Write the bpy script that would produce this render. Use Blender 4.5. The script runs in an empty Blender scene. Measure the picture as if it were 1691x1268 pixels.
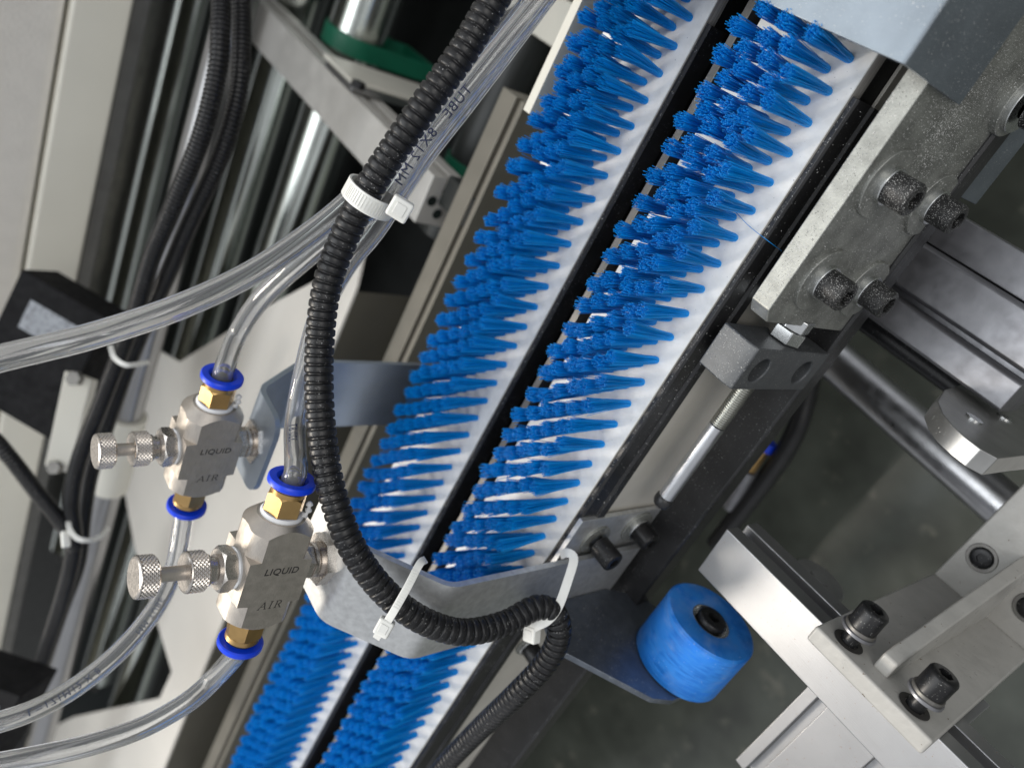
import bpy, bmesh, math, random
from mathutils import Vector, Matrix
random.seed(7)
S = bpy.context.scene
COL = S.collection
# ---------------------------------------------------------------- camera
F = 1280.0                       # focal length in photo pixels (1691 wide)
n_ = Vector((-1385, -16, -1280)).normalized()
u_ = Vector((-1225, 2226, 1280)); u_ = (u_ - n_*u_.dot(n_)).normalized()
w_ = u_.cross(n_)
CAM = Vector((0, 0, .3))
Rw = Vector((w_.x, u_.x, n_.x)); Dw = Vector((w_.y, u_.y, n_.y)); Fw = Vector((w_.z, u_.z, n_.z))
cd = bpy.data.cameras.new('camera'); cam = bpy.data.objects.new('camera', cd); COL.objects.link(cam)
m = Matrix((Rw, -Dw, -Fw)).transposed().to_4x4(); m.translation = CAM
cam.matrix_world = m
cd.sensor_width = 36; cd.lens = F/1691*36; cd.clip_start = .01; cd.clip_end = 50
cd.dof.use_dof = True; cd.dof.focus_distance = .335; cd.dof.aperture_fstop = 6.8
S.camera = cam
# ---------------------------------------------------------------- light
W = bpy.data.worlds.new('World'); S.world = W; W.use_nodes = True
W.node_tree.nodes['Background'].inputs[0].default_value = (.92, .95, 1.0, 1)
W.node_tree.nodes['Background'].inputs[1].default_value = .52
def area(name, loc, target, sx, sy, power, col):
    d = bpy.data.lights.new(name, 'AREA'); d.shape = 'RECTANGLE'; d.size = sx; d.size_y = sy
    d.energy = power; d.color = col
    o = bpy.data.objects.new(name, d); COL.objects.link(o); o.location = loc
    o.rotation_euler = (Vector(target)-Vector(loc)).to_track_quat('-Z', 'Y').to_euler()
    return o
area('sunlit_window_lamp', (2.0, 2.3, 3.9), (.25, .2, 0), .95, .95, 122, (1, .91, .79))
area('roof_window_lamp', (.9, .3, 3.0), (.3, .3, 0), 2.4, 3.2, 58, (.93, .97, 1))
area('side_fill_lamp', (-2.2, -1.6, 2.0), (.6, .5, 0), 2.2, 1.8, 32, (1, .97, .92))  # added fill from the camera side to brighten the left background, no real window
S.view_settings.view_transform = 'Standard'; S.view_settings.look = 'None'
S.view_settings.exposure = .12; S.view_settings.gamma = 1
S.cycles.transmission_bounces = 14; S.cycles.max_bounces = 16; S.cycles.glossy_bounces = 6
S.cycles.transparent_max_bounces = 12; S.cycles.caustics_refractive = False; S.cycles.caustics_reflective = False

def px(x, y, z=None, X=None, Y=None, d=None):
    r = Rw*(x-845) + Dw*(y-634) + Fw*F
    if d is not None: t = d/F
    elif z is not None: t = (z-CAM.z)/r.z
    elif X is not None: t = (X-CAM.x)/r.x
    else: t = (Y-CAM.y)/r.y
    return CAM + r*t
# ---------------------------------------------------------------- materials
def mat(name, col, rough=.5, metal=0, var=.12, vscale=60, dust=0, dscale=900, dcol=(.62, .62, .6), bump=0, bscale=400,
        brushed=None, spec=.5, trans=0, ior=1.45, dmask=(.35, .6), island=None, sss=0, streak=None, spots=None):
    mt = bpy.data.materials.new(name); mt.use_nodes = True
    nt = mt.node_tree; N = nt.nodes; L = nt.links; b = N['Principled BSDF']
    b.inputs['Roughness'].default_value = rough; b.inputs['Metallic'].default_value = metal
    b.inputs['Specular IOR Level'].default_value = spec
    if trans:
        b.inputs['Transmission Weight'].default_value = trans; b.inputs['IOR'].default_value = ior
    if sss:
        b.inputs['Subsurface Weight'].default_value = sss; b.inputs['Subsurface Radius'].default_value = (1, 1, 1); b.inputs['Subsurface Scale'].default_value = .002
    geo = N.new('ShaderNodeNewGeometry')
    def noise(sc, det=4, vec=None):
        t = N.new('ShaderNodeTexNoise'); t.inputs['Scale'].default_value = sc; t.inputs['Detail'].default_value = det
        L.new(vec or geo.outputs['Position'], t.inputs['Vector']); return t.outputs['Fac']
    def ramp(src, a, bb):
        t = N.new('ShaderNodeMapRange'); t.inputs['From Min'].default_value = a; t.inputs['From Max'].default_value = bb
        L.new(src, t.inputs['Value']); return t.outputs['Result']
    def mix(fac, c1, c2):
        t = N.new('ShaderNodeMix'); t.data_type = 'RGBA'
        L.new(fac, t.inputs[0])
        for i, c in ((6, c1), (7, c2)):
            if isinstance(c, tuple): t.inputs[i].default_value = (*c[:3], 1)
            else: L.new(c, t.inputs[i])
        return t.outputs[2]
    c = tuple(col)
    out = mix(ramp(noise(vscale), .3, .7), tuple(x*(1-var) for x in c), tuple(min(1, x*(1+var)) for x in c))
    if spots:
        sc, lo, hi, scol = spots
        out = mix(ramp(noise(sc, 3), lo, hi), out, scol)
    if streak:
        mp = N.new('ShaderNodeMapping'); mp.inputs['Scale'].default_value = streak[0]
        L.new(geo.outputs['Position'], mp.inputs['Vector'])
        out = mix(ramp(noise(1, 5, mp.outputs[0]), .42, .62), out, streak[1])
    if island:
        ri = geo.outputs['Random Per Island']; out = mix(ri, tuple(x*island for x in c), out)
    if dust:
        f1 = ramp(noise(dscale, 2), .70-.16*dust, .74-.14*dust)
        f2 = ramp(noise(45, 3), dmask[0], dmask[1])
        mm = N.new('ShaderNodeMath'); mm.operation = 'MULTIPLY'; L.new(f1, mm.inputs[0]); L.new(f2, mm.inputs[1])
        out = mix(mm.outputs[0], out, dcol)
        r = N.new('ShaderNodeMix'); r.data_type = 'FLOAT'; L.new(mm.outputs[0], r.inputs[0])
        r.inputs[2].default_value = rough; r.inputs[3].default_value = .9; L.new(r.outputs[0], b.inputs['Roughness'])
        if metal:
            r = N.new('ShaderNodeMix'); r.data_type = 'FLOAT'; L.new(mm.outputs[0], r.inputs[0])
            r.inputs[2].default_value = metal; r.inputs[3].default_value = 0; L.new(r.outputs[0], b.inputs['Metallic'])
    else:
        rr = N.new('ShaderNodeMapRange'); L.new(noise(vscale*2.3), rr.inputs['Value'])
        rr.inputs['From Min'].default_value = .3; rr.inputs['From Max'].default_value = .7
        rr.inputs['To Min'].default_value = rough*.85; rr.inputs['To Max'].default_value = min(1, rough*1.18)
        L.new(rr.outputs[0], b.inputs['Roughness'])
    L.new(out, b.inputs['Base Color'])
    if bump:
        bp = N.new('ShaderNodeBump'); bp.inputs['Strength'].default_value = bump; bp.inputs['Distance'].default_value = .0006
        if brushed:
            mp = N.new('ShaderNodeMapping'); mp.inputs['Scale'].default_value = brushed
            L.new(geo.outputs['Position'], mp.inputs['Vector']); h = noise(1, 4, mp.outputs[0])
        else: h = noise(bscale, 3)
        L.new(h, bp.inputs['Height']); L.new(bp.outputs[0], b.inputs['Normal'])
    return mt
M = dict(
 bristle=mat('blue_nylon', (.001, .37, 1.0), .40, island=.62, var=.10, spec=.35, vscale=90),
 white=mat('white_board', (.86, .855, .82), .5, var=.07, vscale=170, bump=.45, bscale=130, spots=(900, .69, .76, (.25, .25, .26))),
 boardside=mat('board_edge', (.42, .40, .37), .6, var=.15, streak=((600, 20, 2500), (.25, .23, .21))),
 rubber=mat('black_rail', (.021, .021, .022), .33, var=.3, spec=.45, dust=.16, dscale=1300, dcol=(.4, .4, .4)),
 pit=mat('black_recess', (.004, .004, .004), .7, var=.3, dust=.1, dscale=1500, dcol=(.2, .2, .2)),
 blackpl=mat('black_plastic', (.018, .018, .019), .42, var=.2),
 conduit=mat('black_conduit', (.009, .009, .010), .36, var=.25, spec=.4, dust=.20, dscale=1400, dcol=(.4, .4, .4)),
 dullsteel=mat('dull_steel', (.19, .185, .17), .45, .75, var=.2, streak=((500, 10, 2000), (.2, .19, .18))),
 panel=mat('beige_steel', (.70, .67, .60), .40, .25, var=.06, vscale=30),
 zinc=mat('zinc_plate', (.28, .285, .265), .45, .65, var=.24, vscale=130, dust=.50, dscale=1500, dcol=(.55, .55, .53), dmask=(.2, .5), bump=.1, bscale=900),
 zincblue=mat('blue_zinc', (.20, .23, .26), .38, .7, var=.10, vscale=70, dust=.20, dscale=1500, bump=.08, bscale=700),
 olive2=mat('dull_extrusion', (.25, .235, .20), .42, .4, var=.08, vscale=20),
 bracketblue=mat('blue_bracket', (.40, .46, .54), .34, .7, var=.08, vscale=50, dust=.1),
 flange=mat('flange_steel', (.40, .40, .39), .36, .85, var=.14, vscale=70, dust=.1),
 zincshade=mat('shaded_zinc', (.085, .09, .095), .45, .3, var=.12, vscale=160, dust=.35, dscale=1500, dcol=(.5, .5, .48), bump=.1, bscale=900),  # zinc darkened to carry the mounting plate's shadow on the block
 zincbr=mat('galvanised_bracket', (.64, .65, .65), .40, .75, var=.12, vscale=300, dust=.25, dscale=1600, dcol=(.7, .7, .7), bump=.1, bscale=900),
 screw=mat('dusty_black_screw', (.02, .02, .02), .4, .3, var=.2, dust=.62, dscale=2100, dcol=(.40, .40, .39), dmask=(.24, .50), bump=.4, bscale=1800),
 screwclean=mat('black_screw', (.018, .018, .019), .36, .4, var=.2, dust=.15, dscale=1500, dcol=(.4, .4, .38)),
 steel=mat('stainless', (.60, .56, .52), .27, 1, var=.06, vscale=300, bump=.06, bscale=2600),
 steelbr=mat('brushed_stainless', (.62, .57, .51), .42, 1, var=.05, vscale=120, streak=((4500, 150, 4500), (.54, .495, .445)), bump=.06, brushed=(6000, 150, 6000)),
 silver=mat('bright_zinc', (.66, .67, .67), .25, 1, var=.08, vscale=300),
 rod=mat('plated_rod', (.58, .59, .61), .36, 1, var=.05),
 thread=mat('thread', (.52, .52, .48), .34, 1, var=.1),
 brass=mat('brass', (.53, .345, .145), .34, 1, var=.08, vscale=150),
 collar=mat('blue_collar', (.004, .055, .78), .33, var=.05),
 ptfe=mat('ptfe_tape', (.86, .86, .86), .5, var=.03, sss=.2),
 nylon=mat('nylon_tie', (.80, .80, .76), .4, var=.04, sss=.4),
 hose=mat('clear_hose', (.96, .965, .97), .05, var=.008, trans=.90, ior=1.40),
 ink=mat('ink', (.07, .085, .13), .6, var=.1),
 inkdark=mat('dark_ink', (.012, .02, .07), .6, var=.1),
 engrave=mat('engraved_black', (.03, .028, .026), .6, var=.1),
 alu=mat('aluminium', (.36, .36, .365), .30, .85, var=.05, vscale=40, dust=.10, dscale=800, dcol=(.30, .24, .18), bump=.1, brushed=(40, 3000, 3000)),
 alug=mat('grey_aluminium', (.25, .25, .265), .40, .7, var=.16, vscale=90, bump=.15, bscale=70),
 cast=mat('cream_paint', (.385, .375, .35), .32, var=.08, vscale=90, bump=.35, bscale=260, spots=(420, .70, .74, (.12, .08, .05))),
 roller=mat('blue_roller_rubber', (.012, .19, .70), .46, var=.22, vscale=55, spots=(75, .48, .80, (.16, .36, .78)), streak=((90, 700, 90), (.03, .24, .74)), dust=.10, dscale=900, dcol=(.30, .46, .78), bump=.15, bscale=300),
 arm=mat('dark_arm', (.16, .18, .21), .4, .8, var=.12, vscale=160, dust=.1, dscale=1500),
 floor=mat('green_floor', (.075, .082, .068), .20, var=.28, vscale=14, spots=(30, .62, .76, (.155, .155, .125)), bump=.05, bscale=60),
 chrome=mat('chrome_roller', (.72, .76, .71), .17, 1, var=.06, vscale=20),
 dullchrome=mat('worn_shaft', (.50, .50, .51), .32, 1, var=.15, vscale=60),
 chips=mat('pale_chips', (.52, .52, .50), .6, var=.25),
 green=mat('green_belt', (.004, .12, .065), .5, var=.1),
 beige=mat('beige_paint', (.72, .70, .62), .45, var=.03, vscale=12),
 sheet=mat('sheet_paint', (.84, .80, .73), .5, var=.04, vscale=8),
 cab=mat('textured_paint', (.86, .83, .78), .55, var=.03, bump=.8, bscale=330),
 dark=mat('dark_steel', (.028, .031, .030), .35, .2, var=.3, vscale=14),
 void_shade=mat('dark_void_shade', (.014, .021, .020), .5, var=.2),  # near-black colour stands in for the shade inside openings
 trim=mat('dark_trim', (.16, .16, .155), .4, .6, var=.1),
 olive=mat('shaded_olive', (.17, .16, .13), .45, .4, var=.08, vscale=12),  # dark olive carries the shade on panel flange and web plate
 boxblack=mat('matt_black', (.010, .010, .011), .75, var=.2, spec=.2),
 satin=mat('satin_aluminium', (.70, .68, .64), .5, .4, var=.05, vscale=30),
 label=mat('grey_label', (.30, .32, .35), .5, var=.1, vscale=30, spots=(240, .52, .58, (.2, .21, .23))),
)
# ---------------------------------------------------------------- mesh tools
class MB:
    def __init__(s): s.v = []; s.f = []
    def add(s, vs, fs):
        o = len(s.v); s.v += [tuple(x) for x in vs]; s.f += [tuple(i+o for i in f) for f in fs]; return s
    def box(s, x0, x1, y0, y1, z0, z1):
        vs = [(x, y, z) for x in (x0, x1) for y in (y0, y1) for z in (z0, z1)]
        return s.add(vs, [(0, 1, 3, 2), (4, 6, 7, 5), (0, 4, 5, 1), (2, 3, 7, 6), (0, 2, 6, 4), (1, 5, 7, 3)])
    def prism(s, poly, axis, a, b):
        def pt(p, t):
            return {'x': (t, p[0], p[1]), 'y': (p[0], t, p[1]), 'z': (p[0], p[1], t)}[axis]
        k = len(poly)
        vs = [pt(p, a) for p in poly]+[pt(p, b) for p in poly]
        return s.add(vs, [tuple(range(k)), tuple(range(2*k-1, k-1, -1))]+[(i, i+k, (i+1) % k+k, (i+1) % k) for i in range(k)])
    def hexa(s, p, e1, e2, e3):
        p, e1, e2, e3 = map(Vector, (p, e1, e2, e3))
        vs = [p+e1*a+e2*b+e3*c for a in (0, 1) for b in (0, 1) for c in (0, 1)]
        return s.add(vs, [(0, 1, 3, 2), (4, 6, 7, 5), (0, 4, 5, 1), (2, 3, 7, 6), (0, 2, 6, 4), (1, 5, 7, 3)])
    def lathe(s, prof, o, ax, seg=32, ang0=0, close=True):
        o = Vector(o); ax = Vector(ax).normalized()
        e1 = ax.orthogonal().normalized() if abs(ax.x) > .9 or abs(ax.z) < .9 else Vector((1, 0, 0)); e1 = (e1-ax*e1.dot(ax)).normalized(); e2 = ax.cross(e1)
        vs = []; fs = []
        for t, r in prof:
            for i in range(seg):
                a = ang0+2*math.pi*i/seg
                vs.append(o+ax*t+e1*(r*math.cos(a))+e2*(r*math.sin(a)))
        for j in range(len(prof)-1):
            for i in range(seg):
                k = (i+1) % seg
                fs.append((j*seg+i, j*seg+k, (j+1)*seg+k, (j+1)*seg+i))
        if close:
            if prof[0][1] > 1e-6: fs.append(tuple(range(seg-1, -1, -1)))
            if prof[-1][1] > 1e-6: fs.append(tuple(range((len(prof)-1)*seg, len(prof)*seg)))
        return s.add(vs, fs)
    def cyl(s, p0, p1, r, seg=24, r1=None):
        p0 = Vector(p0); p1 = Vector(p1)
        return s.lathe([(0, r), ((p1-p0).length, r if r1 is None else r1)], p0, p1-p0, seg)
    def sweep(s, pts, rad, seg=14, caps=True, ell=None):
        fr = frames(pts); vs = []; fs = []
        for k, (p, t, a, b) in enumerate(fr):
            r = rad[k] if isinstance(rad, list) else rad
            for i in range(seg):
                q = 2*math.pi*i/seg
                vs.append(p+a*(r*math.cos(q))+b*(r*math.sin(q)))
        for j in range(len(fr)-1):
            for i in range(seg):
                k = (i+1) % seg
                fs.append((j*seg+i, j*seg+k, (j+1)*seg+k, (j+1)*seg+i))
        if caps: fs += [tuple(range(seg-1, -1, -1)), tuple(range((len(fr)-1)*seg, len(fr)*seg))]
        return s.add(vs, fs)
    def build(s, name, material, parent=None, bevel=0, smooth=40, mods=True):
        me = bpy.data.meshes.new(name); me.from_pydata(s.v, [], s.f)
        bm = bmesh.new(); bm.from_mesh(me); bmesh.ops.recalc_face_normals(bm, faces=bm.faces); bm.to_mesh(me); bm.free()
        me.materials.append(material)
        if smooth:
            for p in me.polygons: p.use_smooth = True
            me.set_sharp_from_angle(angle=math.radians(smooth))
        o = bpy.data.objects.new(name, me); COL.objects.link(o)
        if parent: o.parent = parent
        if bevel:
            b = o.modifiers.new('edge', 'BEVEL'); b.width = bevel; b.segments = 2; b.limit_method = 'ANGLE'; b.angle_limit = math.radians(35); b.harden_normals = True
        return o
def frames(pts):
    out = []; a = None
    for i, p in enumerate(pts):
        t = (pts[min(i+1, len(pts)-1)]-pts[max(i-1, 0)]).normalized()
        if a is None: a = t.orthogonal().normalized()
        a = (a-t*a.dot(t)).normalized()
        out.append((p, t, a, t.cross(a)))
    return out
def spline(ctrl, step):
    P = [Vector(c) for c in ctrl]; P = [P[0]*2-P[1]]+P+[P[-1]*2-P[-2]]
    dense = []
    for i in range(1, len(P)-2):
        for k in range(24):
            t = k/24
            dense.append(.5*((2*P[i])+(P[i+1]-P[i-1])*t+(2*P[i-1]-5*P[i]+4*P[i+1]-P[i+2])*t*t+(3*P[i]-P[i-1]-3*P[i+1]+P[i+2])*t**3))
    dense.append(P[-2])
    out = [dense[0]]; acc = 0
    for a, b in zip(dense, dense[1:]):
        l = (b-a).length; q = step-acc
        while q <= l:
            out.append(a+(b-a)*(q/l)); q += step
        acc = l-(q-step)
    return out
def tag(o, label, cat, group=None, kind=None):
    o['label'] = label; o['category'] = cat
    if group: o['group'] = group
    if kind: o['kind'] = kind
    return o
def empty(name, loc, label, cat, group=None, rot=None):
    o = bpy.data.objects.new(name, None); COL.objects.link(o); o.location = loc; o.empty_display_size = .01
    if rot is not None: o.rotation_euler = rot
    return tag(o, label, cat, group)
def root(name, label, cat, group=None): return empty(name, (0, 0, 0), label, cat, group)
def arc(cx, cy, r, a0, a1, k):
    return [(cx+r*math.cos(math.radians(a0+(a1-a0)*i/k)), cy+r*math.sin(math.radians(a0+(a1-a0)*i/k))) for i in range(k+1)]
def socket_screw(o, ax, r, h, af, material, parent, name='bolt', head_only=False):
    """cap screw head: base at o, axis ax pointing to the socket end, hexagonal recess af"""
    mb = MB(); seg = 24
    ax = Vector(ax).normalized(); e1 = ax.orthogonal().normalized(); e2 = ax.cross(e1); o = Vector(o)
    def ring(t, fn):
        return [o+ax*t+e1*(fn(2*math.pi*i/seg)*math.cos(2*math.pi*i/seg))+e2*(fn(2*math.pi*i/seg)*math.sin(2*math.pi*i/seg)) for i in range(seg)]
    def hx(a): return (af/2)/math.cos(((a+math.pi/6) % (math.pi/3))-math.pi/6)
    R = [ring(0, lambda a: r), ring(h-.0012, lambda a: r), ring(h-.0004, lambda a: r-.0005), ring(h, lambda a: r-.0013), ring(h, hx), ring(h*.45, hx)]
    vs = [v for q in R for v in q]; fs = []
    for j in range(5):
        for i in range(seg): k = (i+1) % seg; fs.append((j*seg+i, j*seg+k, (j+1)*seg+k, (j+1)*seg+i))
    fs += [tuple(range(seg-1, -1, -1)), tuple(range(5*seg, 6*seg))]
    mb.add(vs, fs)
    return mb.build(name, material, parent)
def ringdisc(o, ax, r0, r1, h, material, parent, name='washer', ch=.0003):
    return MB().lathe([(0, r0), (0, r1), (h-ch, r1), (h, r1-ch), (h, r0)], o, ax, 40, close=False).build(name, material, parent)
def text_mesh(body, size, shear=0, depth=0, spacing=1, bold=0):
    c = bpy.data.curves.new('txt', 'FONT'); c.body = body; c.size = size; c.shear = shear; c.extrude = depth; c.offset = size*bold
    c.align_x = 'CENTER'; c.align_y = 'CENTER'; c.space_character = spacing; c.resolution_u = 3
    o = bpy.data.objects.new('txt', c); COL.objects.link(o)
    bpy.context.view_layer.update()
    dg = bpy.context.evaluated_depsgraph_get()
    me = bpy.data.meshes.new_from_object(o.evaluated_get(dg)); bpy.data.objects.remove(o); bpy.data.curves.remove(c)
    return me
def boolean(a, b, op):
    """evaluate a (op) b into a's mesh and drop b"""
    md = a.modifiers.new('cut', 'BOOLEAN'); md.operation = op; md.object = b; md.solver = 'EXACT'
    bpy.context.view_layer.update(); dg = bpy.context.evaluated_depsgraph_get()
    me = bpy.data.meshes.new_from_object(a.evaluated_get(dg)); a.modifiers.remove(md)
    old = a.data; a.data = me; bpy.data.meshes.remove(old); bpy.data.objects.remove(b)
    for p in me.polygons: p.use_smooth = True
    me.set_sharp_from_angle(angle=math.radians(30))
    return a
# ---------------------------------------------------------------- floor
fl = MB().box(-6, 8, -6, 10, -.80, -.75).build('floor', M['floor'], smooth=0); fl['kind'] = 'structure'
# ---------------------------------------------------------------- brush strips
def tuft_mesh(seed, nb=122):
    r = random.Random(seed); mb = MB(); L0 = .0328
    prof = [(0, .00174), (.003, .00174), (.010, .00165), (.017, .0008)]
    mb.lathe(prof, (0, 0, 0), (0, 0, 1), 12)
    bend = Vector((r.uniform(-.0005, .0005), r.uniform(-.0005, .0005), 0))
    for i in range(nb):
        q = math.sqrt((i+.5)/nb); a = i*2.39996+r.uniform(-.15, .15)
        d = Vector((math.cos(a), math.sin(a), 0))
        L = L0+r.uniform(-.0016, .0010)-q*q*.0006
        tip = q*.0036*r.uniform(.86, 1.12); jit = Vector((r.uniform(-1, 1), r.uniform(-1, 1), 0))*.00062
        if r.random() < .045: jit *= 3.8
        wv = Vector((-d.y, d.x, 0))*r.uniform(-.0004, .0004)
        path = []
        for t in (0, .3, .62, 1):
            rad = q*(.00180+(tip/q-.00180)*t**1.15)
            path.append(d*rad+bend*t*t*2+jit*t**1.6+wv*math.sin(t*5)+Vector((0, 0, .001+(L-.001)*t)))
        rr = .00018
        vs = []; 
        for p in path:
            for k in range(3):
                b = a+k*2.0944; vs.append(p+Vector((math.cos(b), math.sin(b), 0))*rr)
        fs = [(j*3+k, j*3+(k+1) % 3, j*3+3+(k+1) % 3, j*3+3+k) for j in range(3) for k in range(3)]+[(9, 10, 11)]
        mb.add(vs, fs)
    me = bpy.data.meshes.new('tuft'); me.from_pydata(mb.v, [], mb.f); me.materials.append(M['bristle'])
    for p in me.polygons[:]: p.use_smooth = True
    me.set_sharp_from_angle(angle=math.radians(65))
    return me
TUFTS = [tuft_mesh(s) for s in range(10)]
def joined(meshes_mats):
    v = []; f = []
    for me, mx in meshes_mats:
        o = len(v); v += [mx @ x.co for x in me.vertices]; f += [tuple(i+o for i in p.vertices) for p in me.polygons]
    me = bpy.data.meshes.new('bristle_field'); me.from_pydata(v, [], f); me.materials.append(M['bristle'])
    for p in me.polygons: p.use_smooth = True
    return me
def brush_strip(x0, y0, y1, label):
    t = empty('brush_strip', (x0, 0, 0), label, 'brush', 'blue brush strips')
    pm = MB(); pm.prism([(.0003, 0), (.0569, 0), (.0572, -.0004), (.0572, -.007), (0, -.007), (0, -.0004)], 'y', y0, y1)
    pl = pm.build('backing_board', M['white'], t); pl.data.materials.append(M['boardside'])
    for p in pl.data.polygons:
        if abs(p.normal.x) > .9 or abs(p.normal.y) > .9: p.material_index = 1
    spots = []
    rows = int((y1-y0-.012)/.01335)
    for j in range(rows):
        for c in range(6):
            y = -.0852+.01335*j+(.0067 if c % 2 else 0)
            spots.append((y, .0094+.0063*c))
    near = [s for s in spots if s[0] > -.024]; far = sorted(near)[300:]; near = sorted(near)[:300]
    def mx(y, x):
        s = 1 if y > .09 else 1.6
        return Matrix.Translation((x, y, -.0003)) @ Matrix.Rotation(random.gauss(0, .022*s), 4, 'X') @ Matrix.Rotation(random.gauss(0, .022*s), 4, 'Y') @ Matrix.Rotation(random.uniform(0, 6.28), 4, 'Z')
    for y, x in near:
        o = bpy.data.objects.new('tuft', random.choice(TUFTS)); o.matrix_local = mx(y, x); o.parent = t; COL.objects.link(o)
    o = bpy.data.objects.new('bristle_field', joined([(random.choice(TUFTS), mx(y, x)) for y, x in far])); o.parent = t; COL.objects.link(o); o['kind'] = 'stuff'
    return t
brush_strip(.1743, -.09, .78, 'blue bristle brush on white board nearer the bolted grey plate')
brush_strip(.2577, -.09, .86, 'blue bristle brush on white board on the side of the chrome rollers')
# black rails beside the boards
t = MB().prism([(.2576, -.0012), (.2562, -.0012), (.2552, -.0022), (.2552, -.014), (.2576, -.014)], 'y', -.0066, .9).build('guide_rail', M['rubber'])
tag(t, 'thin black rail edging the farther white brush board', 'rail', 'black guide rails')
t = root('guide_rail', 'broad stepped black rail edging the nearer white brush board', 'rail', 'black guide rails')
MB().prism([(.1742, -.0012), (.1719, -.0012), (.1709, -.0022), (.1706, -.0112), (.1690, -.0122), (.1690, -.0175), (.1742, -.0175)], 'y', -.0077, .80).build('rail_body', M['rubber'], t, bevel=.0003)
MB().box(.1744, .2314, -.2, .9, -.05, -.0075).build('strip_bed', M['pit'], t)
t = MB().box(.2387, .2430, -.2, .85, -.020, -.0012).build('edge_strip', M['dullsteel'], bevel=.0003)
tag(t, 'dull steel strip along the hidden edge of the nearer brush board', 'metal strip')
t = MB().box(.2317, .3148, -.25, .95, -.07, -.0405).box(.2578, .3148, -.25, .95, -.0404, -.0075).build('gutter', M['pit'], smooth=0)
tag(t, 'black gap between the two brush boards', 'channel')
# frame under the nearer board
t = root('side_frame_assembly', 'beige steel frame side below the broad black rail with dark ledge', 'machine frame')
MB().box(.1725, .1740, -.25, .85, -.068, -.0176).build('side_panel', M['panel'], t)
MB().prism([(.1725, -.0178), (.1706, -.0182), (.1706, -.0196), (.1725, -.0205)], 'y', .062, .85).build('panel_lip', M['silver'], t)
MB().prism([(.1740, -.0685), (.1470, -.0685), (.1458, -.0695), (.1458, -.0745), (.1468, -.0755), (.1468, -.083), (.1740, -.083)], 'y', -.3, .9).build('ledge', M['rubber'], t, bevel=.0003)
# side board at the far side of the second strip
t = MB().prism([(-.25, .003), (.0735, .003), (.079, -.05), (-.25, -.05)], 'x', .3362, .3425).build('end_board', M['beige'], bevel=.0004)
tag(t, 'thin pale board standing behind the upper end of the farther brush', 'board')

# ---------------------------------------------------------------- right: mounting plate, bridge bracket
t = root('mounting_plate', 'thick dusty zinc plate held by four black socket bolts', 'plate')
c = .004
MB().prism([(-.16, .005), (.076, .005), (.0815, .0005), (.0815, -.0825), (-.16, -.0825)], 'x', .148, .158).build('plate_body', M['zinc'], t, bevel=.0006)
for (y, z) in ((.0137, -.0135), (.0139, -.0620), (.0579, -.0170), (.0578, -.0592)):
    ringdisc((.148, y, z), (-1, 0, 0), .004, .0145, .0016, M['zinc'], t)
    bolt = socket_screw((.1442, y, z), (-1, 0, 0), .0068, .0108, .0072, M['screw'], t)
    ringdisc((.1464, y, z), (-1, 0, 0), .004, .0079, .0023, M['silver'], bolt, 'spring_washer')
t = root('bridge_bracket', 'blue grey bent sheet bridging the brushes at the top right corner', 'bracket')
MB().prism([(.34, .0315), (.147, .0315), (.1455, .0308), (.145, .0295), (.145, -.0215), (.1475, -.0215), (.1475, .028), (.34, .028)], 'y', -.30, -.0243).build('bent_sheet', M['zincblue'], t, bevel=.0003).rotation_euler = (0, 0, math.radians(.9))
y, z = -.034, -.068
ringdisc((.148, y, z), (-1, 0, 0), .004, .0130, .0032, M['zinc'], t)
b = socket_screw((.1400, y, z), (-1, 0, 0), .0068, .014, .006, M['screw'], t)
ringdisc((.1448, y, z), (-1, 0, 0), .004, .0105, .0022, M['silver'], b, 'spring_washer')
t = MB().box(.150, .166, -.05, .006, -.112, -.084).build('plate_foot', M['zincblue'], bevel=.0006)
tag(t, 'small blue grey block under the lower edge of the dusty plate', 'block')
# tensioning block, nut and threaded rod
t = root('tension_block', 'zinc block with two round holes clamped round the threaded rod', 'block')
blk = MB().prism([(.1640, .0012), (.1488, .0012), (.1440, -.0004), (.1440, -.0660), (.1640, -.0660)], 'y', .0925, .1145).build('block_body', M['zincshade'], t)
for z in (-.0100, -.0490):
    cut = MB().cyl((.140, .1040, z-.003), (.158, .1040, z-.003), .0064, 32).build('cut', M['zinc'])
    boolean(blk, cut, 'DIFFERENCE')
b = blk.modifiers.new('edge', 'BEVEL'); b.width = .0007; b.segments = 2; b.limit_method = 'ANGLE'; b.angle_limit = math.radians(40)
hx = [(.154+.0085*math.cos(math.radians(60*i+12)), -.034+.0085*math.sin(math.radians(60*i+12))) for i in range(6)]
MB().prism(hx, 'y', .0855, .0922).build('hex_nut', M['silver'], t, bevel=.0006, smooth=0)
hx = [(.154+.0085*math.cos(math.radians(60*i+38)), -.034+.0085*math.sin(math.radians(60*i+38))) for i in range(6)]
MB().prism(hx, 'y', .079, .0853).build('hex_nut', M['silver'], t, bevel=.0006, smooth=0)
t = root('threaded_rod', 'bright steel rod with threaded end running along the frame side', 'rod')
prof = []
yy = 0
while yy < .030:
    prof += [(yy, .0036), (yy+.00045, .0042), (yy+.00075, .0042), (yy+.0012, .0036)]; yy += .00125
MB().lathe(prof, (.154, .1146, -.032), (0, 1, 0), 28).build('thread', M['thread'], t, smooth=25)
MB().cyl((.154, .1449, -.032), (.154, .193, -.032), .0042, 28).build('shank', M['rod'], t)
MB().lathe([(0, .0042), (.001, .0050), (.004, .0050), (.006, .004)], (.154, .1932, -.032), (0, 1, 0), 20).build('ball_end', M['blackpl'], t)
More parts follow.
